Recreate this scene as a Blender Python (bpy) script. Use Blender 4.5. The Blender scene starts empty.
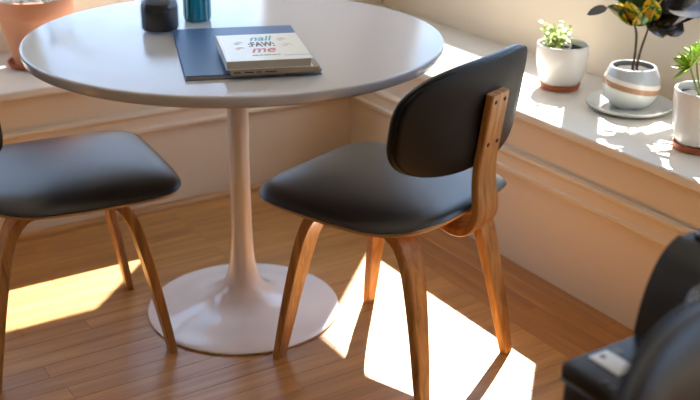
import bpy, bmesh, math, random
from mathutils import Vector, Matrix
random.seed(7)
SC = bpy.context.scene
COL = SC.collection
PI = math.pi

# ------------------------------------------------------------------ camera
cd = bpy.data.cameras.new('camera')
cam = bpy.data.objects.new('camera', cd); COL.objects.link(cam); SC.camera = cam
F = Vector((0.4983, 0.77698, -0.38471)).normalized()
Rv = Vector((0.84409, -0.5361, 0.01059)); Rv = (Rv - F*Rv.dot(F)).normalized()
Uv = Rv.cross(F)
m3 = Matrix((Rv, Uv, -F)).transposed()
cam.matrix_world = Matrix.Translation((-1.0987, -2.2265, 1.3378)) @ m3.to_4x4()
cd.sensor_width = 36.0
cd.lens = 1054.57/700*36.0
cd.clip_start = 0.05
cd.dof.use_dof = True
cd.dof.focus_distance = 2.36
cd.dof.aperture_fstop = 2.6

# ------------------------------------------------------------------ world, sun, exposure
AZ, EL = math.radians(44.0), math.radians(47.2)
w = bpy.data.worlds.new('world'); SC.world = w; w.use_nodes = True
nt = w.node_tree
bg = nt.nodes['Background']; bg.inputs['Color'].default_value = (.48, .68, 1.0, 1); bg.inputs['Strength'].default_value = 4.3   # clear blue sky
sl = bpy.data.lights.new('sun', 'SUN'); sl.energy = 42.0; sl.angle = math.radians(0.6); sl.color = (1.0, 0.95, 0.86)
so = bpy.data.objects.new('sun', sl); COL.objects.link(so)
sd = Vector((math.cos(AZ)*math.cos(EL), math.sin(AZ)*math.cos(EL), math.sin(EL)))
so.rotation_euler = sd.to_track_quat('Z', 'Y').to_euler(); so.location = sd*6
vs = SC.view_settings
vs.view_transform = 'Standard'; vs.look = 'None'; vs.gamma = 1.0; vs.use_curve_mapping = False
vs.exposure = -0.28

# ------------------------------------------------------------------ helpers
def srgb(r, g, b):
    f = lambda c: ((c/255)/12.92 if c/255 <= .04045 else (((c/255)+.055)/1.055)**2.4)
    return (f(r), f(g), f(b), 1.0)

def mat(name, col, rough=.5, metal=0, coat=0, spec=.5, noise=None, bump=None, trans=0, sheen=0):
    m = bpy.data.materials.new(name); m.use_nodes = True
    t = m.node_tree; b = t.nodes['Principled BSDF']
    b.inputs['Base Color'].default_value = col
    b.inputs['Roughness'].default_value = rough
    b.inputs['Metallic'].default_value = metal
    b.inputs['Coat Weight'].default_value = coat
    b.inputs['Specular IOR Level'].default_value = spec
    b.inputs['Transmission Weight'].default_value = trans
    tc = t.nodes.new('ShaderNodeTexCoord')
    if noise:
        sc, amt = noise
        n = t.nodes.new('ShaderNodeTexNoise'); n.inputs['Scale'].default_value = sc; n.inputs['Detail'].default_value = 4
        t.links.new(tc.outputs['Object'], n.inputs['Vector'])
        mx = t.nodes.new('ShaderNodeMix'); mx.data_type = 'RGBA'
        mx.inputs['A'].default_value = tuple(c*(1-amt) for c in col[:3])+(1,)
        mx.inputs['B'].default_value = tuple(min(1, c*(1+amt)) for c in col[:3])+(1,)
        t.links.new(n.outputs['Fac'], mx.inputs['Factor']); t.links.new(mx.outputs['Result'], b.inputs['Base Color'])
    if bump:
        sc, st = bump
        n = t.nodes.new('ShaderNodeTexNoise'); n.inputs['Scale'].default_value = sc; n.inputs['Detail'].default_value = 3
        t.links.new(tc.outputs['Object'], n.inputs['Vector'])
        bp = t.nodes.new('ShaderNodeBump'); bp.inputs['Strength'].default_value = st; bp.inputs['Distance'].default_value = .002
        t.links.new(n.outputs['Fac'], bp.inputs['Height']); t.links.new(bp.outputs['Normal'], b.inputs['Normal'])
    return m

def wood(name, dark, light, scale, rough, coat=0, rand=0.0):
    m = bpy.data.materials.new(name); m.use_nodes = True
    t = m.node_tree; b = t.nodes['Principled BSDF']; L = t.links.new
    b.inputs['Roughness'].default_value = rough; b.inputs['Coat Weight'].default_value = coat
    b.inputs['Coat Roughness'].default_value = .28
    tc = t.nodes.new('ShaderNodeTexCoord'); oi = t.nodes.new('ShaderNodeObjectInfo')
    off = t.nodes.new('ShaderNodeVectorMath'); off.operation = 'SCALE'; off.inputs[0].default_value = (7.3, 3.1, 5.7)
    L(oi.outputs['Random'], off.inputs['Scale'])
    ad = t.nodes.new('ShaderNodeVectorMath'); ad.operation = 'ADD'
    L(tc.outputs['Object'], ad.inputs[0]); L(off.outputs['Vector'], ad.inputs[1])
    mp = t.nodes.new('ShaderNodeMapping'); mp.inputs['Scale'].default_value = scale
    L(ad.outputs['Vector'], mp.inputs['Vector'])
    n = t.nodes.new('ShaderNodeTexNoise'); n.inputs['Scale'].default_value = 1.0; n.inputs['Detail'].default_value = 6
    n.inputs['Roughness'].default_value = .62; n.inputs['Distortion'].default_value = .6
    L(mp.outputs['Vector'], n.inputs['Vector'])
    r = t.nodes.new('ShaderNodeValToRGB'); r.color_ramp.elements[0].color = dark; r.color_ramp.elements[0].position = .32
    r.color_ramp.elements[1].color = light; r.color_ramp.elements[1].position = .68
    L(n.outputs['Fac'], r.inputs['Fac'])
    if rand:
        hs = t.nodes.new('ShaderNodeHueSaturation')
        mr = t.nodes.new('ShaderNodeMapRange'); mr.inputs['To Min'].default_value = 1-rand; mr.inputs['To Max'].default_value = 1+rand
        L(oi.outputs['Random'], mr.inputs['Value']); L(mr.outputs['Result'], hs.inputs['Value'])
        L(r.outputs['Color'], hs.inputs['Color']); L(hs.outputs['Color'], b.inputs['Base Color'])
    else:
        L(r.outputs['Color'], b.inputs['Base Color'])
    bp = t.nodes.new('ShaderNodeBump'); bp.inputs['Strength'].default_value = .12; bp.inputs['Distance'].default_value = .001
    L(n.outputs['Fac'], bp.inputs['Height']); L(bp.outputs['Normal'], b.inputs['Normal'])
    return m

M = {}
M['paint'] = mat('cream_wall_paint', srgb(216, 201, 179), .55, noise=(3, .03), bump=(60, .05))
M['sill'] = mat('ivory_sill_paint', srgb(218, 212, 201), .28, noise=(5, .02))
M['white_frame'] = mat('white_window_paint', srgb(238, 234, 226), .4)
M['plank_x'] = wood('oak_floor_boards', srgb(154, 104, 48), srgb(192, 140, 74), (2.2, 34, 3), .38, .3, .06)
M['plank_y'] = wood('oak_border_boards', srgb(144, 92, 40), srgb(176, 120, 58), (34, 2.2, 3), .38, .3, .05)
M['subfloor'] = mat('dark_joint', srgb(96, 58, 28), .8)
M['lacquer'] = mat('white_lacquer', srgb(234, 232, 230), .15, coat=.3)
M['table_top'] = mat('dimmed_white_lacquer', srgb(190, 190, 192), .16)  # white top like the pedestal; its dimmer light is put into the colour
M['leather'] = mat('black_leather', srgb(11, 13, 19), .31, spec=.7, bump=(420, .25), noise=(30, .12))
M['leather_back'] = mat('black_vinyl_back', srgb(22, 21, 20), .46, spec=.22, bump=(420, .25), noise=(30, .12))
M['chair_wood'] = wood('bent_ply_oak', srgb(136, 90, 46), srgb(202, 148, 86), (60, 60, 3.0), .38, .1)
M['ply_edge'] = mat('pale_ply_edge', srgb(206, 160, 104), .45, noise=(80, .12))
M['screw'] = mat('bronze_screw', srgb(70, 46, 28), .35, metal=.6)
M['terracotta'] = mat('terracotta', srgb(196, 136, 104), .75, noise=(14, .10), bump=(120, .15))
M['terra_dark'] = mat('terracotta_saucer', srgb(170, 92, 54), .7, noise=(14, .10))
M['ceramic'] = mat('white_ceramic', srgb(226, 224, 222), .22, coat=.2, noise=(6, .02))
M['plate'] = mat('grey_white_ceramic', srgb(196, 198, 196), .25, coat=.2, noise=(8, .04))
M['soil'] = mat('potting_soil', srgb(24, 17, 12), .95, noise=(60, .5), bump=(90, 1.0))
M['gravel'] = mat('white_gravel', srgb(226, 218, 208), .85, noise=(40, .15))
M['leaf_pale'] = mat('pale_green_leaf', srgb(178, 196, 112), .42, noise=(30, .25))
M['leaf_green'] = mat('bright_green_leaf', srgb(138, 168, 52), .38, noise=(25, .2))
M['leaf_dark'] = mat('dark_bronze_leaf', srgb(44, 34, 28), .22, coat=.4, noise=(30, .35))
M['leaf_mid'] = mat('deep_green_leaf', srgb(52, 84, 30), .26, coat=.3, noise=(30, .35))
M['leaf_silver'] = mat('grey_glossy_leaf', srgb(74, 78, 84), .2, coat=.5)
M['stem'] = mat('brown_stem', srgb(74, 56, 38), .7, noise=(60, .3))
M['stem_green'] = mat('green_stem', srgb(120, 132, 70), .6)
M['blue_cover'] = mat('slate_blue_cover', srgb(58, 98, 148), .42, noise=(120, .06))
M['pages'] = mat('book_pages', srgb(196, 184, 164), .8, noise=(200, .08))
M['tan_cover'] = mat('tan_book_cover', srgb(168, 152, 128), .6, noise=(60, .06))
M['book_white'] = mat('pale_book_cover', srgb(234, 238, 232), .3, noise=(70, .05))
M['ink_teal'] = mat('teal_ink', srgb(44, 160, 176), .4)
M['ink_black'] = mat('black_ink', srgb(30, 32, 36), .4)
M['ink_red'] = mat('red_ink', srgb(206, 84, 92), .4)
M['ink_grey'] = mat('grey_ink', srgb(120, 122, 124), .5)
M['ink_blue'] = mat('pale_blue_ink', srgb(140, 176, 214), .4)
M['ink_white'] = mat('white_ink', srgb(248, 248, 248), .3)
M['teal_glass'] = mat('teal_glass', srgb(10, 120, 140), .08, trans=.45, coat=.5)
M['black_fill'] = mat('black_contents', srgb(18, 16, 16), .6, noise=(90, .5))
M['charcoal'] = mat('charcoal_plastic', srgb(38, 38, 38), .45, spec=.35)
M['black_plastic'] = mat('black_plastic', srgb(10, 11, 14), .32, spec=.3)
M['white_plastic'] = mat('white_plastic', srgb(214, 218, 224), .35)
M['grey_dial'] = mat('grey_dial', srgb(104, 102, 100), .35, metal=.3)
M['ceiling'] = mat('ceiling_white', srgb(240, 236, 228), .7)
M['lawn'] = mat('pale_paving', srgb(170, 168, 160), .9, noise=(2, .1))

def clear_glass(name, tint, refl):
    m = bpy.data.materials.new(name); m.use_nodes = True; t = m.node_tree
    for n in list(t.nodes): t.nodes.remove(n)
    o = t.nodes.new('ShaderNodeOutputMaterial'); mx = t.nodes.new('ShaderNodeMixShader')
    tr = t.nodes.new('ShaderNodeBsdfTransparent'); tr.inputs[0].default_value = tint
    gl = t.nodes.new('ShaderNodeBsdfGlossy'); gl.inputs['Roughness'].default_value = .03
    mx.inputs[0].default_value = refl
    t.links.new(tr.outputs[0], mx.inputs[1]); t.links.new(gl.outputs[0], mx.inputs[2])
    t.links.new(mx.outputs[0], o.inputs[0]); return m
M['pane'] = clear_glass('window_glass', (.98, .98, .98, 1), .03)
M['jar_glass'] = clear_glass('jar_glass', (.86, .87, .88, 1), .04)

def croton():
    m = mat('croton_leaf', srgb(90, 110, 30), .26, coat=.4); t = m.node_tree; b = t.nodes['Principled BSDF']
    tc = t.nodes.new('ShaderNodeTexCoord'); n = t.nodes.new('ShaderNodeTexNoise'); n.inputs['Scale'].default_value = 45
    r = t.nodes.new('ShaderNodeValToRGB'); e = r.color_ramp.elements
    e[0].position = .36; e[0].color = srgb(38, 46, 22); e[1].position = .68; e[1].color = srgb(226, 160, 30)
    e.new(.46).color = srgb(70, 110, 28); e.new(.56).color = srgb(206, 176, 40); e.new(.78).color = srgb(196, 84, 30)
    t.links.new(tc.outputs['Object'], n.inputs['Vector']); t.links.new(n.outputs['Fac'], r.inputs['Fac']); t.links.new(r.outputs['Color'], b.inputs['Base Color'])
    return m
M['croton'] = croton()

def band_pot():
    m = mat('banded_ceramic', srgb(214, 216, 216), .2, coat=.3); t = m.node_tree; b = t.nodes['Principled BSDF']
    tc = t.nodes.new('ShaderNodeTexCoord'); sp = t.nodes.new('ShaderNodeSeparateXYZ')
    t.links.new(tc.outputs['Object'], sp.inputs[0])
    mu = t.nodes.new('ShaderNodeMath'); mu.operation = 'MULTIPLY_ADD'; mu.inputs[1].default_value = .16
    t.links.new(sp.outputs['X'], mu.inputs[0]); t.links.new(sp.outputs['Z'], mu.inputs[2])
    mr = t.nodes.new('ShaderNodeMapRange'); mr.inputs['From Min'].default_value = 0; mr.inputs['From Max'].default_value = .12
    t.links.new(mu.outputs[0], mr.inputs['Value'])
    r = t.nodes.new('ShaderNodeValToRGB'); r.color_ramp.interpolation = 'CONSTANT'; e = r.color_ramp.elements
    e[0].position = 0; e[0].color = srgb(206, 212, 208); e[1].position = .43; e[1].color = srgb(172, 132, 104)
    e.new(.555).color = srgb(218, 216, 212); e.new(.66).color = srgb(168, 174, 180)
    t.links.new(mr.outputs['Result'], r.inputs['Fac']); t.links.new(r.outputs['Color'], b.inputs['Base Color'])
    return m
M['band_pot'] = band_pot()

def obj(name, me, m, parent=None, loc=None, rot=None, smooth=True, ang=40):
    if isinstance(me, bmesh.types.BMesh):
        bm = me; bmesh.ops.recalc_face_normals(bm, faces=bm.faces)
        me = bpy.data.meshes.new(name); bm.to_mesh(me); bm.free()
    if smooth:
        me.shade_smooth(); me.set_sharp_from_angle(angle=math.radians(ang))
    if m and not me.materials: me.materials.append(M[m])
    o = bpy.data.objects.new(name, me); COL.objects.link(o)
    if parent: o.parent = parent
    if loc: o.location = loc
    if rot: o.rotation_euler = rot
    return o

def tag(o, label, cat, group=None):
    o['label'] = label; o['category'] = cat
    if group: o['group'] = group
    return o

def thing(name, label, cat, loc=(0, 0, 0), rz=0, group=None):
    o = bpy.data.objects.new(name, None); COL.objects.link(o); o.empty_display_size = .05
    o.location = loc; o.rotation_euler = (0, 0, rz)
    return tag(o, label, cat, group)

def struct(name, me, m, parent=None, **k):
    o = obj(name, me, m, parent, **k)
    if not parent: o['kind'] = 'structure'
    return o

def bx(bm, x0, x1, y0, y1, z0, z1, bev=0, seg=2):
    r = bmesh.ops.create_cube(bm, size=1); vs_ = r['verts']
    for v in vs_:
        v.co = ((x0+x1)/2+v.co.x*(x1-x0), (y0+y1)/2+v.co.y*(y1-y0), (z0+z1)/2+v.co.z*(z1-z0))
    if bev:
        es = list({e for v in vs_ for e in v.link_edges})
        bmesh.ops.bevel(bm, geom=es, offset=bev, segments=seg, affect='EDGES', profile=.5)
    return bm
def box(*a, **k):
    return bx(bmesh.new(), *a, **k)

def lathe(prof, n=48, cap=True):
    bm = bmesh.new(); rings = []
    for r, z in prof:
        if r < 1e-5: rings.append([bm.verts.new((0, 0, z))])
        else: rings.append([bm.verts.new((r*math.cos(2*PI*i/n), r*math.sin(2*PI*i/n), z)) for i in range(n)])
    for a, b in zip(rings, rings[1:]):
        for i in range(n):
            j = (i+1) % n
            if len(a) == 1 and len(b) == 1: continue
            if len(a) == 1: bm.faces.new((a[0], b[i], b[j]))
            elif len(b) == 1: bm.faces.new((a[i], a[j], b[0]))
            else: bm.faces.new((a[i], a[j], b[j], b[i]))
    if cap:
        for g in (rings[0], rings[-1]):
            if len(g) > 2: bm.faces.new(g)
    return bm

def spline(pts, k=8):
    """Catmull-Rom through tuples of any length"""
    out = []; P = [pts[0]]+list(pts)+[pts[-1]]
    for i in range(1, len(P)-2):
        for s in range(k):
            t = s/k
            out.append(tuple(.5*(2*b+(-a+c)*t+(2*a-5*b+4*c-d)*t*t+(-a+3*b-3*c+d)*t**3) for a, b, c, d in zip(P[i-1], P[i], P[i+1], P[i+2])))
    out.append(tuple(pts[-1])); return out

def smooth_prof(pts, k=5): return [(max(0, r), z) for r, z in spline(pts, k)]

def tube(bm, pts, rad, n=8):
    P = [Vector(p) for p in pts]; rings = []
    up = Vector((.13, .21, 1)).normalized()
    for i, p in enumerate(P):
        t = (P[min(i+1, len(P)-1)]-P[max(i-1, 0)]).normalized()
        a = t.cross(up)
        if a.length < 1e-3: a = t.cross(Vector((1, 0, 0)))
        a.normalize(); b = t.cross(a)
        r = rad(i/(len(P)-1)) if callable(rad) else rad
        rings.append([bm.verts.new(p+r*(a*math.cos(2*PI*k/n)+b*math.sin(2*PI*k/n))) for k in range(n)])
    for a, b in zip(rings, rings[1:]):
        for k in range(n): bm.faces.new((a[k], a[(k+1) % n], b[(k+1) % n], b[k]))
    bm.faces.new(rings[0]); bm.faces.new(rings[-1])
    return bm

def strip(path, bev=.3):
    """bent-ply strip: path of (x, y, z, width, thickness); the width runs along local x"""
    bm = bmesh.new(); rings = []
    for i, (x, y, z, wd, th) in enumerate(path):
        a, b = path[max(i-1, 0)], path[min(i+1, len(path)-1)]
        t = Vector((b[0]-a[0], b[1]-a[1], b[2]-a[2])).normalized()
        X = Vector((1, 0, 0)); X = (X-t*t.dot(X)).normalized(); N = t.cross(X)
        h, v = wd/2, th/2; c = v*bev
        prof = [(-h+c, -v), (h-c, -v), (h, -v+c), (h, v-c), (h-c, v), (-h+c, v), (-h, v-c), (-h, -v+c)]
        rings.append([bm.verts.new(Vector((x, y, z))+X*p+N*q) for p, q in prof])
    for a, b in zip(rings, rings[1:]):
        for k in range(8): bm.faces.new((a[k], a[(k+1) % 8], b[(k+1) % 8], b[k]))
    bm.faces.new(rings[0]); bm.faces.new(rings[-1])
    return bm

def pad(outline, surf, prof, rings=7, n=72):
    """cushion: outline(theta)->(s,t) unit shape, surf(s,t,off)->Vector, prof: list of (rho, off) from top centre round to the bottom centre"""
    bm = bmesh.new(); R = []
    for rho, off in prof:
        if rho < 1e-6: R.append([bm.verts.new(surf(0, 0, off))])
        else:
            R.append([bm.verts.new(surf(*(rho*c for c in outline(2*PI*i/n)), off)) for i in range(n)])
    for a, b in zip(R, R[1:]):
        for i in range(n):
            j = (i+1) % n
            if len(a) == 1: bm.faces.new((a[0], b[i], b[j]))
            elif len(b) == 1: bm.faces.new((a[i], a[j], b[0]))
            else: bm.faces.new((a[i], a[j], b[j], b[i]))
    return bm

def copy_tree(o, parent=None):
    c = o.copy(); COL.objects.link(c)
    if parent: c.parent = parent
    for ch in list(o.children): copy_tree(ch, c)
    return c

# ------------------------------------------------------------------ the room
XW, YW = .790, .7245          # faces of the low walls under the ledges
XB, YB = 1.21, 1.155          # faces of the window walls behind the ledges
ZS, ZB = .462, .722           # ledge top, window opening bottom
HR, HB = 1.745, 1.57          # window heads: right, back
RX0, RY0, CZ = -4.6, -6.0, 2.55
TH = .05

fl = struct('floor', box(RX0, XW+.05, RY0, YW+.05, -.06, -.012), 'subfloor', smooth=False)
PW = .0572
def plank_mesh(L, wd, along):
    if along == 'x': b = box(-L/2+.0003, L/2-.0003, -wd/2+.0003, wd/2-.0003, -.012, 0, bev=.0006, seg=1)
    else: b = box(-wd/2+.0003, wd/2-.0003, -L/2+.0003, L/2-.0003, -.012, 0, bev=.0006, seg=1)
    me = bpy.data.meshes.new('plank'); b.to_mesh(me); b.free(); me.materials.append(M['plank_'+along]); return me
XE = .556
lens_ = (.46, .62, .78, .94, 1.1)
PM = {L: plank_mesh(L, PW, 'x') for L in lens_}
cnt = 0; y = YW - PW/2
rows = []
while y > -1.35 - PW:
    x = XE; x_end = -1.25
    while x > x_end:
        L = random.choice(lens_) if x < XE-.01 else random.choice((.46, .62, .78, .94, 1.1))
        o = bpy.data.objects.new('plank', PM[L]); COL.objects.link(o); o.parent = fl; o.location = (x-L/2, y, 0); cnt += 1
        x -= L
    rows.append((y, x)); y -= PW
y_last = y + PW/2
me_b = plank_mesh(.8, (XW-XE)/4, 'y')
for i in range(4):
    yy = YW - [0, .33, .12, .5][i]
    if yy < YW:
        Lh = YW-yy; mh = plank_mesh(Lh, (XW-XE)/4, 'y')
        o = bpy.data.objects.new('plank', mh); COL.objects.link(o); o.parent = fl; o.location = (XE+(i+.5)*(XW-XE)/4, YW-Lh/2, 0)
    while yy > -1.4:
        o = bpy.data.objects.new('plank', me_b); COL.objects.link(o); o.parent = fl; o.location = (XE+(i+.5)*(XW-XE)/4, yy-.4, 0); yy -= .8
# boards beyond the ones in view: one joined part
bm = bmesh.new()
for (yy, xs) in rows:
    if xs > RX0+.05: bx(bm, RX0, xs, yy-PW/2+.0007, yy+PW/2-.0007, -.012, 0)
yy = y_last
while yy > RY0+PW:
    bx(bm, RX0, XE, yy-PW+.0007, yy-.0007, -.012, 0); yy -= PW
for i in range(4):
    yb = YW - [0, .33, .12, .5][i]
    while yb > -1.4: yb -= .8
    bx(bm, XE+i*(XW-XE)/4+.0007, XE+(i+1)*(XW-XE)/4-.0007, RY0, yb-.001, -.012, 0)
fo = obj('far_planks', bm, 'plank_x', fl, smooth=False); fo['kind'] = 'stuff'

# low walls that carry the deep window ledges
struct('wall_right_low', box(XW, XB, RY0, YB+TH, 0, ZS-.026), 'paint', smooth=False)
struct('wall_back_low', box(RX0, XW, YW, YB+TH, 0, ZS-.026), 'paint', smooth=False)
# ledge boards with a rounded nosing
struct('trim_1', box(XW-.02, XB, RY0, YB, ZS-.026, ZS, bev=.006, seg=3), 'sill')
struct('trim_2', box(RX0, XW-.021, YW-.02, YB, ZS-.026, ZS, bev=.006, seg=3), 'sill')
# flat moulding running along both low walls
def moulding(axis):
    bm = bmesh.new()
    P = [(0, .266), (.013, .268), (.016, .274), (.016, .282), (.011, .286), (.010, .316), (.014, .320), (.018, .328), (.016, .335), (0, .338)]
    if axis == 'y': a = [bm.verts.new((XW-d, YW, z)) for d, z in P]; b = [bm.verts.new((XW-d, RY0, z)) for d, z in P]
    else: a = [bm.verts.new((XW-.012, YW-d, z)) for d, z in P]; b = [bm.verts.new((RX0, YW-d, z)) for d, z in P]
    for i in range(len(P)-1): bm.faces.new((a[i], a[i+1], b[i+1], b[i]))
    bm.faces.new((a[0], a[-1], b[-1], b[0])); bm.faces.new(a); bm.faces.new(b); return bm
struct('trim_3', moulding('y'), 'paint', ang=20)
struct('trim_4', moulding('x'), 'paint', ang=20)
bm = bmesh.new()
P = [(0, 0), (.018, 0), (.017, .008), (.012, .015), (.005, .019), (0, .02)]
a = [bm.verts.new((XW, YW-d, z)) for d, z in P]; b = [bm.verts.new((RX0, YW-d, z)) for d, z in P]
for i in range(len(P)-1): bm.faces.new((a[i], a[i+1], b[i+1], b[i]))
bm.faces.new(a); bm.faces.new(b)
struct('baseboard_back', bm, 'plank_x')

# window walls above the ledges
JR, ER = .88, -2.5            # right window from y=.88 to y=-2.5
JB, EB = .71, -2.0            # back window from x=.71 to x=-2.0
bm = bmesh.new()
bx(bm, XB, XB+TH, RY0, YB+TH, 0, ZB); bx(bm, XB, XB+TH, RY0, YB+TH, HR, CZ)
bx(bm, XB, XB+TH, JR, YB+TH, ZB, HR); bx(bm, XB, XB+TH, RY0, ER, ZB, HR)
struct('wall_right', bm, 'paint', smooth=False)
bm = bmesh.new()
bx(bm, RX0, XB, YB, YB+TH, 0, ZB); bx(bm, RX0, XB, YB, YB+TH, HB, CZ)
bx(bm, JB, XB, YB, YB+TH, ZB, HB); bx(bm, RX0, EB, YB, YB+TH, ZB, HB)
struct('wall_back', bm, 'paint', smooth=False)
struct('wall_left', box(RX0-.05, RX0, RY0, YB+TH, -.06, CZ), 'paint', smooth=False)
struct('wall_front', box(RX0, XB+TH, RY0-.05, RY0, -.06, CZ), 'paint', smooth=False)
struct('ceiling', box(RX0-.05, XB+TH, RY0-.05, YB+TH, CZ, CZ+.05), 'ceiling', smooth=False)
struct('ground', box(-14, 14, -14, 14, -.9, -.8), 'lawn', smooth=False)

def window(name, axis, pos, lo, hi, head, mulls):
    root = bpy.data.objects.new(name, None); COL.objects.link(root); root['kind'] = 'structure'
    def slab(n, u0, u1, z0, z1, d0, d1, m, bev=.002):
        if axis == 'y': b = box(pos+d0, pos+d1, u0, u1, z0, z1, bev=bev, seg=1)
        else: b = box(u0, u1, pos+d0, pos+d1, z0, z1, bev=bev, seg=1)
        return obj(n, b, m, root)
    f = .014
    slab('bottom_rail', lo, hi, ZB, ZB+f, .004, .04, 'white_frame'); slab('top_rail', lo, hi, head-f, head, .004, .04, 'white_frame')
    slab('jamb', lo, lo+f, ZB+f, head-f, .004, .04, 'white_frame'); slab('jamb', hi-f, hi, ZB+f, head-f, .004, .04, 'white_frame')
    e = [lo+f]
    for mc, mw in mulls:
        slab('mullion', mc-mw/2, mc+mw/2, ZB+f, head-f, .004, .045, 'white_frame'); e += [mc-mw/2, mc+mw/2]
    e.append(hi-f)
    for i in range(0, len(e), 2):
        slab('pane', e[i], e[i+1], ZB+f, head-f, .020, .024, 'pane', bev=0)
    return root
window('window_1', 'y', XB, ER, JR, HR, [(-1.66, .07), (-.82, .07), (.058, .10)])
window('window_2', 'x', YB, EB, JB, HB, [(-1.1, .07), (-.2, .07)])

# ------------------------------------------------------------------ tulip table
tb = thing('pedestal_table', 'round white pedestal table with flared trumpet base, holding the books', 'table')
RT = .495
top = [(0, .73), (RT-.006, .73), (RT-.0025, .7295), (RT-.0005, .728), (RT, .7255), (RT, .720), (RT-.001, .711), (RT-.003, .7065), (RT-.008, .704), (0, .704)]
obj('table_top', lathe(top, 128), 'table_top', tb, ang=50)
stem = [(.085, .704), (.083, .697), (.05, .688), (.033, .66), (.0275, .60), (.0255, .50), (.0255, .40), (.026, .30), (.0275, .22),
        (.0305, .16), (.037, .115), (.050, .08), (.074, .054), (.108, .037), (.155, .0265), (.20, .0165), (.235, .0105), (.2465, .008), (.2505, .0055), (.2495, .0015), (.247, 0)]
obj('pedestal', lathe(smooth_prof(stem, 4), 96), 'lacquer', tb, ang=60)

# ------------------------------------------------------------------ bent-ply chairs
def sup(n):
    def f(t):
        c, s = math.cos(t), math.sin(t)
        return (math.copysign(abs(c)**(2/n), c), math.copysign(abs(s)**(2/n), s))
    return f
def seat_outline(t):
    c, s = math.cos(t), math.sin(t)
    n = 7.5 if s > 0 else 4.0
    return (math.copysign(abs(c)**(2/n), c), math.copysign(abs(s)**(2/n), s))
def seat_surf(s, t, off):
    wd = .238*(1-.11*max(0, -t)**1.6-.035*max(0, t)**2)
    x = s*wd; yv = t*.236+.020
    z = .453-.003*max(0, (yv-.09)/.155)**2-.012*(abs(x)/.22)**3.5+.014*max(0, (-yv-.10)/.12)**2
    return Vector((x, yv, z+off))
def yb(x, z): return -.206-.13*(z-.6)+.062*(x/.25)**2
def back_surf(s, t, off):
    x = s*.250; z = .663+t*.114+.012*(1-s*s)*(t > 0)*t - .006*(1-s*s)*(t < 0)*(-t)
    return Vector((x, yb(x, z)+off, z))

def make_chair(label, group):
    r = thing('dining_chair', label, 'chair', group=group)
    prof = [(0, .015), (.3, .0148), (.55, .0138), (.75, .0115), (.88, .0075), (.95, .002), (.985, -.004), (1, -.010), (.985, -.0145), (.9, -.015), (.5, -.015), (0, -.015)]
    seat = obj('seat', pad(seat_outline, seat_surf, prof), 'leather', r, ang=60)
    obj('seat_shell', pad(seat_outline, seat_surf, [(0, -.0152), (.9, -.0152), (.972, -.0155), (.978, -.019), (.972, -.0225), (.9, -.024), (0, -.024)]), 'ply_edge', seat, ang=60)
    bo = sup(3.3)
    prof = [(0, .030), (.4, .0295), (.7, .027), (.87, .021), (.95, .015), (.985, .009), (1.0, .003), (.995, -.001), (.975, -.003), (.9, -.003), (0, -.003)]
    back = obj('backrest', pad(bo, back_surf, prof), 'leather', r, ang=60)
    prof = [(0, -.0035), (.9, -.0035), (.945, -.0035), (.95, -.005), (.985, -.0065), (.99, -.0095), (.98, -.0135), (.95, -.0155), (.6, -.0165), (0, -.0165)]
    obj('backrest_shell', pad(bo, back_surf, prof), 'leather_back', back, ang=60)
    K = -.0165-.0095
    pts = [(0, yb(0, .712)+K, .712, .068, .018), (0, yb(0, .66)+K, .66, .069, .018), (0, yb(0, .60)+K, .60, .070, .018), (0, yb(0, .555)+K, .555, .072, .018),
           (0, -.226, .51, .078, .018), (0, -.232, .465, .086, .018), (0, -.231, .43, .090, .018), (0, -.214, .402, .092, .018), (0, -.182, .393, .092, .018),
           (0, -.14, .402, .09, .016), (0, -.08, .413, .088, .015), (0, .02, .420, .085, .014)]
    sp = obj('spine', strip(spline(pts, 5)), 'chair_wood', r, ang=35)
    for sx in (-.018, .018):
        for z in (.695, .60):
            obj('screw', lathe([(0, .0022), (.003, .002), (.0048, .0008), (.005, -.001)], 12), 'screw', sp, loc=(sx, yb(0, z)+K-.0092, z), rot=(PI/2+.13, 0, 0))
    fr = [(.205, .0, .033, .018), (.192, .08, .043, .020), (.175, .18, .051, .022), (.156, .275, .059, .024), (.138, .343, .065, .025), (.110, .392, .069, .025), (.062, .413, .069, .021), (.004, .418, .066, .017)]
    for side in (-1, 1):
        xf = lambda z: side*(.183-.044*(z/.41))
        obj('leg', strip(spline([(xf(z), y_, z, w_, t_) for y_, z, w_, t_ in fr], 6)), 'chair_wood', r, ang=35)
        obj('leg', strip(spline([(xf(z), -y_*1.03-.003, z, w_, t_) for y_, z, w_, t_ in fr], 6)), 'chair_wood', r, ang=35)
    return r
CG = 'bent-wood dining chairs with black padded seats'
ch = make_chair('black padded chair with wooden spine in front of the table, whole back seen', CG)
ch.location = (.1990, -.400, 0); ch.rotation_euler.z = math.radians(110-90)
c2 = copy_tree(ch); c2['label'] = 'black padded chair at left edge of photo, only its seat and legs seen'
c2.location = (-.438, .095, 0); c2.rotation_euler.z = math.radians(-5-90)
c3 = copy_tree(ch); c3['label'] = 'blurred dark chair back nearest the camera in the lower right corner'
c3.location = (-.160, -1.795, 0); c3.rotation_euler.z = math.radians(-90-90)

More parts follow.
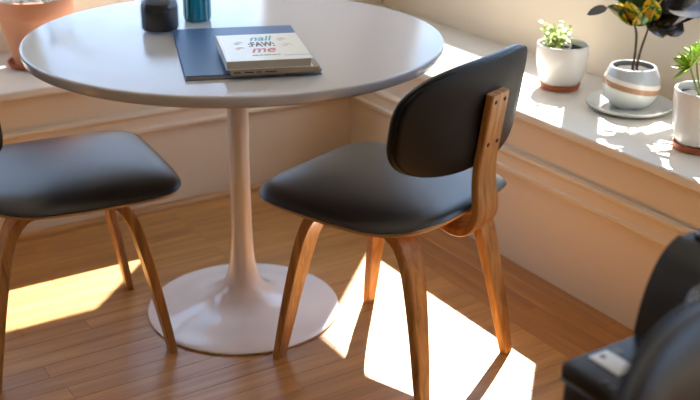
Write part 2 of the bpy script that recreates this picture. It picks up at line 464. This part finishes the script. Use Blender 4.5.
# ------------------------------------------------------------------ things on the table
TZ = .7302
u = math.radians(-20)
bb = thing('book', 'large slate blue softcover book lying flat under two smaller books', 'book', (-.262, -.295, TZ), u, 'books stacked on the table')
W_, L_ = .285, .41
obj('pages', box(.002, W_-.003, .004, L_-.004, .0012, .0088), 'pages', bb, smooth=False)
obj('cover', bx(box(0, W_, 0, L_, .0089, .0103, bev=.0004, seg=1), 0, W_, 0, L_, 0, .0012), 'blue_cover', bb)
bt = thing('book', 'thin tan book in the middle of the stack, dark lettering on its edge', 'book', (-.180, -.338, TZ+.0105), u, 'books stacked on the table')
obj('pages', box(.003, .182, .003, .167, .0008, .0092), 'pages', bt, smooth=False)
obj('cover', bx(bx(box(0, .184, 0, .17, .0093, .0102), 0, .184, 0, .17, 0, .0007), 0, .184, -.0008, .0022, 0, .0102, bev=.0004, seg=1), 'tan_cover', bt, smooth=False)
bw = thing('book', 'white paperback with teal, black and red lettering on top of the stack', 'book', (-.187, -.332, TZ+.021), u, 'books stacked on the table')
obj('pages', box(.003, .176, .002, .219, .0012, .0168), 'pages', bw, smooth=False)
cv = obj('cover', bx(bx(box(0, .181, 0, .222, .0170, .0182, bev=.0004, seg=1), 0, .181, 0, .222, 0, .0011), 0, .0015, 0, .222, 0, .0182), 'book_white', bw)
obj('spine_band', box(.008, .0105, .001, .221, .0182, .01835), 'ink_white', cv, smooth=False)
obj('corner_band', box(.125, .180, .030, .033, .0182, .0184), 'ink_blue', cv, smooth=False)
def text(s, size, loc, m, parent, rot=(0, 0, 0), shear=0, bold=0, sx=1):
    c = bpy.data.curves.new('lettering', 'FONT'); c.body = s; c.size = size; c.align_x = 'CENTER'; c.align_y = 'CENTER'
    c.shear = shear; c.offset = bold; c.extrude = .0001
    t = bpy.data.objects.new('lettering', c); COL.objects.link(t)
    dg = bpy.context.evaluated_depsgraph_get()
    me = bpy.data.meshes.new_from_object(t.evaluated_get(dg)); bpy.data.objects.remove(t); bpy.data.curves.remove(c)
    me.materials.clear()
    o = obj('lettering', me, m, parent, loc=loc, rot=rot, smooth=False); o.scale = (sx, 1, 1); return o
text('nail', .058, (.092, .180, .0184), 'ink_teal', cv, shear=.35, bold=.0008, sx=.60)
text(':FAW:', .052, (.090, .128, .0184), 'ink_black', cv, bold=.0016, sx=.42)
text('me', .066, (.086, .083, .0184), 'ink_red', cv, shear=.35, bold=.0008, sx=.62)
for k, (x0, wd_) in enumerate(((.060, .012), (.074, .007), (.083, .016), (.101, .010), (.113, .005))):   # small print too fine to read
    obj('small_print', box(x0, x0+wd_, .037, .042, .0182, .0184), 'ink_grey', cv, smooth=False)
for (x0, x1, y0, y1) in ((.03, .052, .13, .16), (.028, .05, .09, .11), (.125, .15, .15, .18), (.128, .155, .1, .13)):
    obj('scroll', tube(bmesh.new(), [((x0+x1)/2+(x1-x0)/2*math.cos(a/6*PI)*(1-a/20), (y0+y1)/2+(y1-y0)/2*math.sin(a/6*PI)*(1-a/20), .0183) for a in range(18)], .0009, 5), 'ink_white', cv)
for k, (x0, wd_) in enumerate(((.006, .014), (.028, .020), (.052, .012), (.070, .024))):
    obj('small_print', box(x0, x0+wd_, -.0011, -.0007, .0040, .0064), 'ink_black', bt, smooth=False)

jr = thing('glass_jar', 'clear glass jar filled with something black beside the blue book', 'jar', (-.135, .132, TZ))
jp = [(0, 0), (.040, 0), (.0455, .003), (.047, .010), (.047, .062), (.045, .072), (.037, .082), (.034, .088), (.035, .098), (.036, .100)]
ji = [(.0335, .100), (.0315, .089), (.0345, .081), (.042, .071), (.0440, .062), (.0440, .010), (.042, .006), (0, .005)]
obj('glass', lathe(jp+ji, 48, cap=False), 'jar_glass', jr)
obj('contents', lathe([(0, .0055), (.040, .0055), (.0432, .011), (.0432, .062), (.041, .0705), (.030, .074), (0, .075)], 40, cap=False), 'black_fill', jr)
bm = bmesh.new(); tube(bm, [(.0358*math.cos(2*PI*i/32), .0358*math.sin(2*PI*i/32), .096) for i in range(33)], .0022, 8)
obj('rim', bm, 'jar_glass', jr)

bt2 = thing('glass_bottle', 'ribbed teal glass bottle standing behind the blue book', 'bottle', (-.010, .192, TZ))
bm = bmesh.new(); n = 96; rings = []
for r, z in smooth_prof([(.028, .0), (.0325, .003), (.034, .012), (.034, .06), (.034, .125), (.031, .145), (.020, .165), (.0135, .18), (.013, .215), (.015, .222)], 4):
    k = .0009 if .01 < z < .14 else 0
    rings.append([bm.verts.new(((r+k*math.cos(14*2*PI*i/n))*math.cos(2*PI*i/n), (r+k*math.cos(14*2*PI*i/n))*math.sin(2*PI*i/n), z)) for i in range(n)])
for a, b in zip(rings, rings[1:]):
    for i in range(n): bm.faces.new((a[i], a[(i+1) % n], b[(i+1) % n], b[i]))
bm.faces.new(rings[0]); bm.faces.new(rings[-1])
obj('body', bm, 'teal_glass', bt2)
obj('stopper', lathe([(0, .222), (.010, .222), (.0115, .226), (.0115, .238), (.008, .243), (0, .244)], 24, cap=False), 'teal_glass', bt2)

# ------------------------------------------------------------------ plants
def leaf_mesh(L, wd, bend=.3, cup=.15, tipp=1.0, nu=9, th=.0006):
    """a leaf along +x, drooping in -z, with real thickness and a folded midrib"""
    bm = bmesh.new(); T, B = [], []
    for i in range(nu+1):
        t = i/nu
        h = wd/2*(math.sin(PI*min(1, t**.85)))**.62 if 0 < t < 1 else 0.0004
        x = L*(t-.08*bend*t*t); z = -bend*L*t*t*.6
        rt = []; rb = []
        for s in (-1, -.5, 0, .5, 1):
            zz = z+abs(s)*h*cup
            rt.append(bm.verts.new((x, s*h, zz+th))); rb.append(bm.verts.new((x, s*h, zz-th)))
        T.append(rt); B.append(rb)
    for i in range(nu):
        for k in range(4):
            bm.faces.new((T[i][k], T[i+1][k], T[i+1][k+1], T[i][k+1])); bm.faces.new((B[i][k], B[i][k+1], B[i+1][k+1], B[i+1][k]))
        bm.faces.new((T[i][0], B[i][0], B[i+1][0], T[i+1][0])); bm.faces.new((T[i][4], T[i+1][4], B[i+1][4], B[i][4]))
    for i in (0, nu): bm.faces.new((T[i][0], T[i][1], T[i][2], T[i][3], T[i][4], B[i][4], B[i][3], B[i][2], B[i][1], B[i][0]))
    return bm
def leaf(parent, base, az, pitch, L, wd, m, bend=.3, cup=.15, roll=0, name='leaf'):
    return obj(name, leaf_mesh(L, wd, bend, cup), m, parent, loc=base, rot=(roll, -pitch, az), ang=70)

def pot_soil(parent, r, z):
    bm = lathe([(0, z-.012), (r, z-.012), (r, z-.002), (r*.6, z+.003), (0, z+.004)], 32, cap=False)
    for v in bm.verts:
        v.co.z += random.uniform(-.0015, .0015)
    return obj('soil', bm, 'soil', parent)

# small white pot with pale succulent
def saucer(name_, label, loc, r, h, m='terra_dark'):
    o = obj(name_, lathe([(0, 0), (r*.86, 0), (r*.92, .002), (r*.985, h-.003), (r*.99, h), (r*.95, h), (r*.9, .006), (0, .005)], 56, cap=False), m, loc=loc)
    return tag(o, label, 'saucer', 'saucers under the pots')
saucer('terracotta_saucer', 'terracotta saucer under the white pot with pale trailing succulent', (1.020, -.050, ZS), .060, .018)
p1 = thing('potted_succulent', 'white ceramic pot with pale green succulent, nearest the chair back', 'plant', (1.020, -.050, ZS+.0052), 0, 'potted plants on the right ledge')
pr = [(0, 0), (.044, 0), (.052, .006), (.063, .030), (.071, .060), (.0745, .095), (.075, .122), (.0735, .126), (.0695, .126), (.068, .120), (.066, .10), (0, .10)]
obj('pot', lathe(pr, 64, cap=False), 'ceramic', p1)
pot_soil(p1, .0665, .112)
fol = bmesh.new(); st = bmesh.new()
random.seed(3)
for k in range(26):
    a = random.uniform(0, 2*PI); rr = random.uniform(.005, .038); lean = random.uniform(.1, 1.3)
    bx0, by0 = -.012+rr*math.cos(a)*.8, .012+rr*math.sin(a)*.8
    H = random.uniform(.03, .078)*(1.15-lean*.5)
    pts = [(bx0+math.cos(a)*lean*H*t*t*.9, by0+math.sin(a)*lean*H*t*t*.9, .110+H*t) for t in (0, .25, .5, .75, 1)]
    tube(st, pts, .0013, 5)
    for j in range(7):
        t = .3+.7*j/6
        c = Vector((bx0+math.cos(a)*lean*H*t*t*.9, by0+math.sin(a)*lean*H*t*t*.9, .110+H*t))
        az = random.uniform(0, 2*PI); Lf = random.uniform(.012, .02)
        lm = leaf_mesh(Lf, Lf*.7, .2, .25, nu=4, th=.001)
        mt = Matrix.Translation(c) @ Matrix.Rotation(az, 4, 'Z') @ Matrix.Rotation(-random.uniform(-.2, .9), 4, 'Y')
        bmesh.ops.transform(lm, matrix=mt, verts=lm.verts)
        tmp = bpy.data.meshes.new('t'); lm.to_mesh(tmp); lm.free(); fol.from_mesh(tmp); bpy.data.meshes.remove(tmp)
f = obj('foliage', fol, 'leaf_pale', p1, ang=70); f['kind'] = 'stuff'
obj('stems', st, 'stem_green', p1)['kind'] = 'stuff'

# banded round pot with croton on a plate
PX, PY = 1.046, -.298
tag(obj('ceramic_plate', lathe(smooth_prof([(0, 0), (.08, 0), (.098, .003), (.112, .010), (.118, .017), (.1165, .0195), (.110, .0165), (.095, .011), (.08, .009), (0, .008)], 3), 72, cap=False), 'plate', loc=(PX, PY, ZS)),
    'round grey white ceramic plate under the banded pot', 'plate')
p2 = thing('potted_croton', 'round grey and white banded pot with tall dark croton plant', 'plant', (PX, PY, ZS+.0085), -.57, 'potted plants on the right ledge')
pr = smooth_prof([(0, 0), (.038, 0), (.048, .003), (.066, .020), (.077, .050), (.0745, .080), (.065, .104), (.0605, .112), (.0555, .112), (.057, .104), (.061, .09)], 4)+[(0, .09)]
obj('pot', lathe(pr, 72, cap=False), 'band_pot', p2)
pot_soil(p2, .0585, .100)
# p2 local frame: x runs right along the ledge as seen from the room, y runs away
obj('stem', tube(bmesh.new(), spline([(-.003, -.004, .098), (.000, 0, .15), (-.002, .002, .20), (-.012, .004, .228)], 5), lambda t: .0042-.0012*t), 'stem', p2)
obj('stem', tube(bmesh.new(), spline([(.010, .006, .098), (.016, .008, .15), (.027, .008, .20), (.034, .006, .237)], 5), lambda t: .0038-.0012*t), 'stem', p2)
A_, B_ = (-.012, .004, .222), (.034, .006, .232)
ZD = -.030
def lf(base, dx, dy, dz, L, wd, m, bend=.3, cup=.2, roll=0):
    if base not in (A_, B_): base = (base[0], base[1], base[2]+ZD)
    L *= 1.08; wd *= 1.5
    if not roll: roll = (.75 if dx > 0 else -.75)*abs(dx)/math.hypot(dx, dy)
    leaf(p2, base, math.atan2(dy, dx), math.atan2(dz, math.hypot(dx, dy)), L, wd, m, bend, cup, roll)
lf(A_, -.3, -.5, 1.0, .085, .040, 'croton', .2); lf(A_, .35, -.5, 1.0, .080, .036, 'croton', .2)
lf(A_, -.9, -.2, .9, .085, .034, 'croton', .35); lf(A_, .1, .6, 1.0, .09, .04, 'leaf_mid', .3)
lf(A_, .8, .3, .6, .07, .032, 'leaf_mid', .4); lf(A_, -.5, .7, .8, .08, .035, 'croton', .3)
lf(B_, -.2, -.6, 1.2, .080, .034, 'croton', .2); lf(B_, .25, -.3, 1.2, .085, .034, 'croton', .2)
lf(B_, .9, -.5, .10, .062, .046, 'leaf_dark', .5); lf(B_, 1.0, -.3, .45, .13, .050, 'leaf_dark', .3)
lf(B_, .7, .3, .9, .10, .045, 'leaf_dark', .3); lf(B_, .3, -.9, -.25, .062, .036, 'leaf_dark', .4)
lf((.062, -.004, .258), 1.0, -.3, -.12, .058, .050, 'leaf_dark', .4)
lf((.070, -.004, .298), 1.0, -.25, .18, .13, .048, 'leaf_dark', .5); lf((.040, -.004, .262), .8, -.6, -.62, .045, .024, 'leaf_silver', .3)
lf((.03, .0, .29), 1, .3, .5, .12, .05, 'leaf_dark', .4); lf((0, 0, .30), -.2, .3, 1, .11, .05, 'leaf_mid', .3)
lf((.02, 0, .31), .1, -.1, 1, .12, .05, 'leaf_dark', .2); lf((.03, .02, .30), .6, .6, .8, .13, .055, 'leaf_dark', .3)
lf((-.01, .01, .30), -.6, .6, .8, .12, .05, 'leaf_mid', .4); lf((.05, .02, .29), .9, .5, .3, .13, .05, 'leaf_dark', .4)
obj('petiole', tube(bmesh.new(), spline([(-.016, .002, .230), (-.045, -.004, .258), (-.075, -.008, .270), (-.096, -.010, .271)], 5), .0016, 6), 'stem', p2)
lf((-.090, -.010, .3005), -1, -.1, -.12, .050, .018, 'leaf_silver', .6, .1)
for k in range(12):          # the crown above
    a = k*2.4; lf((.015+.02*math.cos(a), .01+.02*math.sin(a), .33+.012*k), math.cos(a), math.sin(a), .5, random.uniform(.10, .15), .05, ('leaf_dark', 'croton', 'leaf_mid')[k % 3], .4)
obj('stem', tube(bmesh.new(), [(.01, .005, .24), (.014, .01, .34), (.016, .01, .47)], .003), 'stem', p2)

# right white pot with green rosettes
saucer('terracotta_saucer', 'terracotta saucer under the white pot cut off by right edge', (.955, -.620, ZS), .066, .018)
p3 = thing('potted_succulent', 'white ceramic pot with bright green rosettes, cut off by right edge', 'plant', (.955, -.620, ZS+.0052), 0, 'potted plants on the right ledge')
pr = [(0, 0), (.048, 0), (.056, .006), (.066, .030), (.073, .070), (.0765, .115), (.077, .142), (.0755, .146), (.0705, .146), (.069, .138), (.067, .12), (0, .12)]
obj('pot', lathe(pr, 64, cap=False), 'ceramic', p3)
pot_soil(p3, .0675, .132)
def rosette(c, r, tilt, taz, n=11):
    for k in range(n):
        a = k*2.399; e = .15+.95*(k/n)
        L = r*(1-.35*k/n)
        o = obj('leaf', leaf_mesh(L, L*.32, -.25, .25, nu=5, th=.0016), 'leaf_green', p3, ang=70)
        mt = Matrix.Translation(c) @ Matrix.Rotation(taz, 4, 'Z') @ Matrix.Rotation(tilt, 4, 'Y') @ Matrix.Rotation(a, 4, 'Z') @ Matrix.Rotation(-e, 4, 'Y')
        o.matrix_local = mt
for (c, r, tl, ta) in (((-.060, .012, .208), .050, .9, 2.9), ((-.02, .03, .222), .052, .5, 1.9), ((.02, -.02, .228), .055, .4, -1.2), ((-.030, -.030, .212), .044, .8, -2.2), ((.04, .03, .215), .042, .7, .7)):
    obj('stem', tube(bmesh.new(), spline([(c[0]*.3, c[1]*.3, .128), (c[0]*.7, c[1]*.7, .17), c], 5), .0028, 6), 'stem_green', p3)
    rosette(Vector(c), r, tl, ta)

# terracotta pot on the back ledge
QX, QY = -.205, .955
saucer('terracotta_saucer', 'terracotta saucer under the big terracotta pot behind the table', (QX, QY, ZS), .092, .016)
p4 = thing('potted_plant', 'big terracotta pot with wide rim and white gravel behind the table', 'plant', (QX, QY, ZS+.0052))
pr = [(0, 0), (.066, 0), (.070, .003), (.104, .150), (.106, .152), (.119, .154), (.121, .158), (.127, .205), (.126, .209), (.119, .209), (.116, .200), (.108, .18), (0, .18)]
pot = obj('pot', lathe(pr, 72, cap=False), 'terracotta', p4, ang=35)
obj('soil', lathe([(0, .181), (.110, .181), (.1145, .196), (.07, .199), (0, .20)], 40, cap=False), 'soil', p4)
g = bmesh.new()
for k in range(210):
    a = random.uniform(0, 2*PI); rr = .108*math.sqrt(random.random()); s = random.uniform(.004, .0085)
    r_ = bmesh.ops.create_icosphere(g, subdivisions=1, radius=s)
    for v in r_['verts']: v.co = Vector((v.co.x*1.2, v.co.y, v.co.z*.7)) + Vector((rr*math.cos(a), rr*math.sin(a), .2+s*.3))
obj('gravel', g, 'gravel', p4)['kind'] = 'stuff'
for k in range(7):
    a = k*2.4; h = .16+.03*k; b0 = (.02*math.cos(a), .02*math.sin(a), .198)
    tipp = (b0[0]+.07*math.cos(a), b0[1]+.07*math.sin(a), .2+h)
    obj('stem', tube(bmesh.new(), spline([b0, (b0[0]+.02*math.cos(a), b0[1]+.02*math.sin(a), .2+h*.5), tipp], 5), .003, 6), 'stem', p4)
    leaf(p4, tipp, a, .3, .15, .085, 'leaf_mid', .6, .12); leaf(p4, tipp, a+1.6, .5, .12, .07, 'leaf_mid', .6, .12)

# ------------------------------------------------------------------ the dark appliance at the lower right
ap = thing('floor_appliance', 'black floor appliance with white plate, row of buttons and charcoal hood', 'appliance', (-.130, -1.284, 0))
# local: +x away from its button side, -y along its width
DW = .155
body = obj('body', box(.004, .34, -DW, 0, 0, .510, bev=.012, seg=3), 'black_plastic', ap)
lid = obj('lid', box(0, .345, -DW-.004, .004, .512, .540, bev=.010, seg=4), 'black_plastic', ap)
obj('seam_strip', box(.002, .342, -DW-.002, .002, .5095, .5125, bev=.0005, seg=1), 'grey_dial', ap)
pl_ = obj('plate', box(.042, .080, -.072, -.012, .5395, .5425, bev=.0014, seg=2), 'white_plastic', ap)
obj('mark', lathe([(0, .0004), (.0045, .0004), (.005, 0), (.005, -.0004), (0, -.0004)], 20, cap=False), 'grey_dial', pl_, loc=(.060, -.024, .5427))
for k in range(3):
    obj('button', lathe([(0, .003), (.0045, .0026), (.0055, .001), (.0055, -.001)], 20), 'charcoal', ap, loc=(.013, -.075-.018*k, .540))
for k in range(3):
    obj('marking', box(.085+.006*k, .088+.006*k, -.028, -.012, .5400, .5403), 'grey_dial', lid, smooth=False)
# hood: profile in x-z extruded along y
prof = [(.150, .538), (.158, .59), (.172, .635), (.193, .668), (.215, .684), (.225, .688)]
pp = spline(prof, 5)+[(.335, .686), (.342, .672), (.342, .538)]
bm = bmesh.new()
a = [bm.verts.new((x, .003, z)) for x, z in pp]; b = [bm.verts.new((x, -DW-.003, z)) for x, z in pp]
for i in range(len(pp)): j = (i+1) % len(pp); bm.faces.new((a[i], a[j], b[j], b[i]))
fa, fb = bm.faces.new(a), bm.faces.new(b)
bmesh.ops.bevel(bm, geom=list(fa.edges)+list(fb.edges), offset=.004, segments=2, affect='EDGES')
hood = obj('hood', bm, 'charcoal', ap, ang=30)
dial = obj('dial', lathe([(0, .006), (.026, .006), (.031, .004), (.033, 0), (.033, -.006)], 40), 'grey_dial', ap, loc=(.172, -.100, .628), rot=(0, -PI/2+.40, 0))
for i in range(-3, 4):
    for j in range(-3, 4):
        if i*i+j*j <= 9: obj('dot', box(-.0014, .0014, -.0014, .0014, .0055, .0068), 'white_plastic', dial, loc=(i*.007, j*.007, 0), smooth=False)
obj('knob', lathe([(0, .011), (.014, .011), (.017, .009), (.018, .003), (.0185, 0)], 32), 'black_plastic', hood, loc=(.246, -.030, .686))
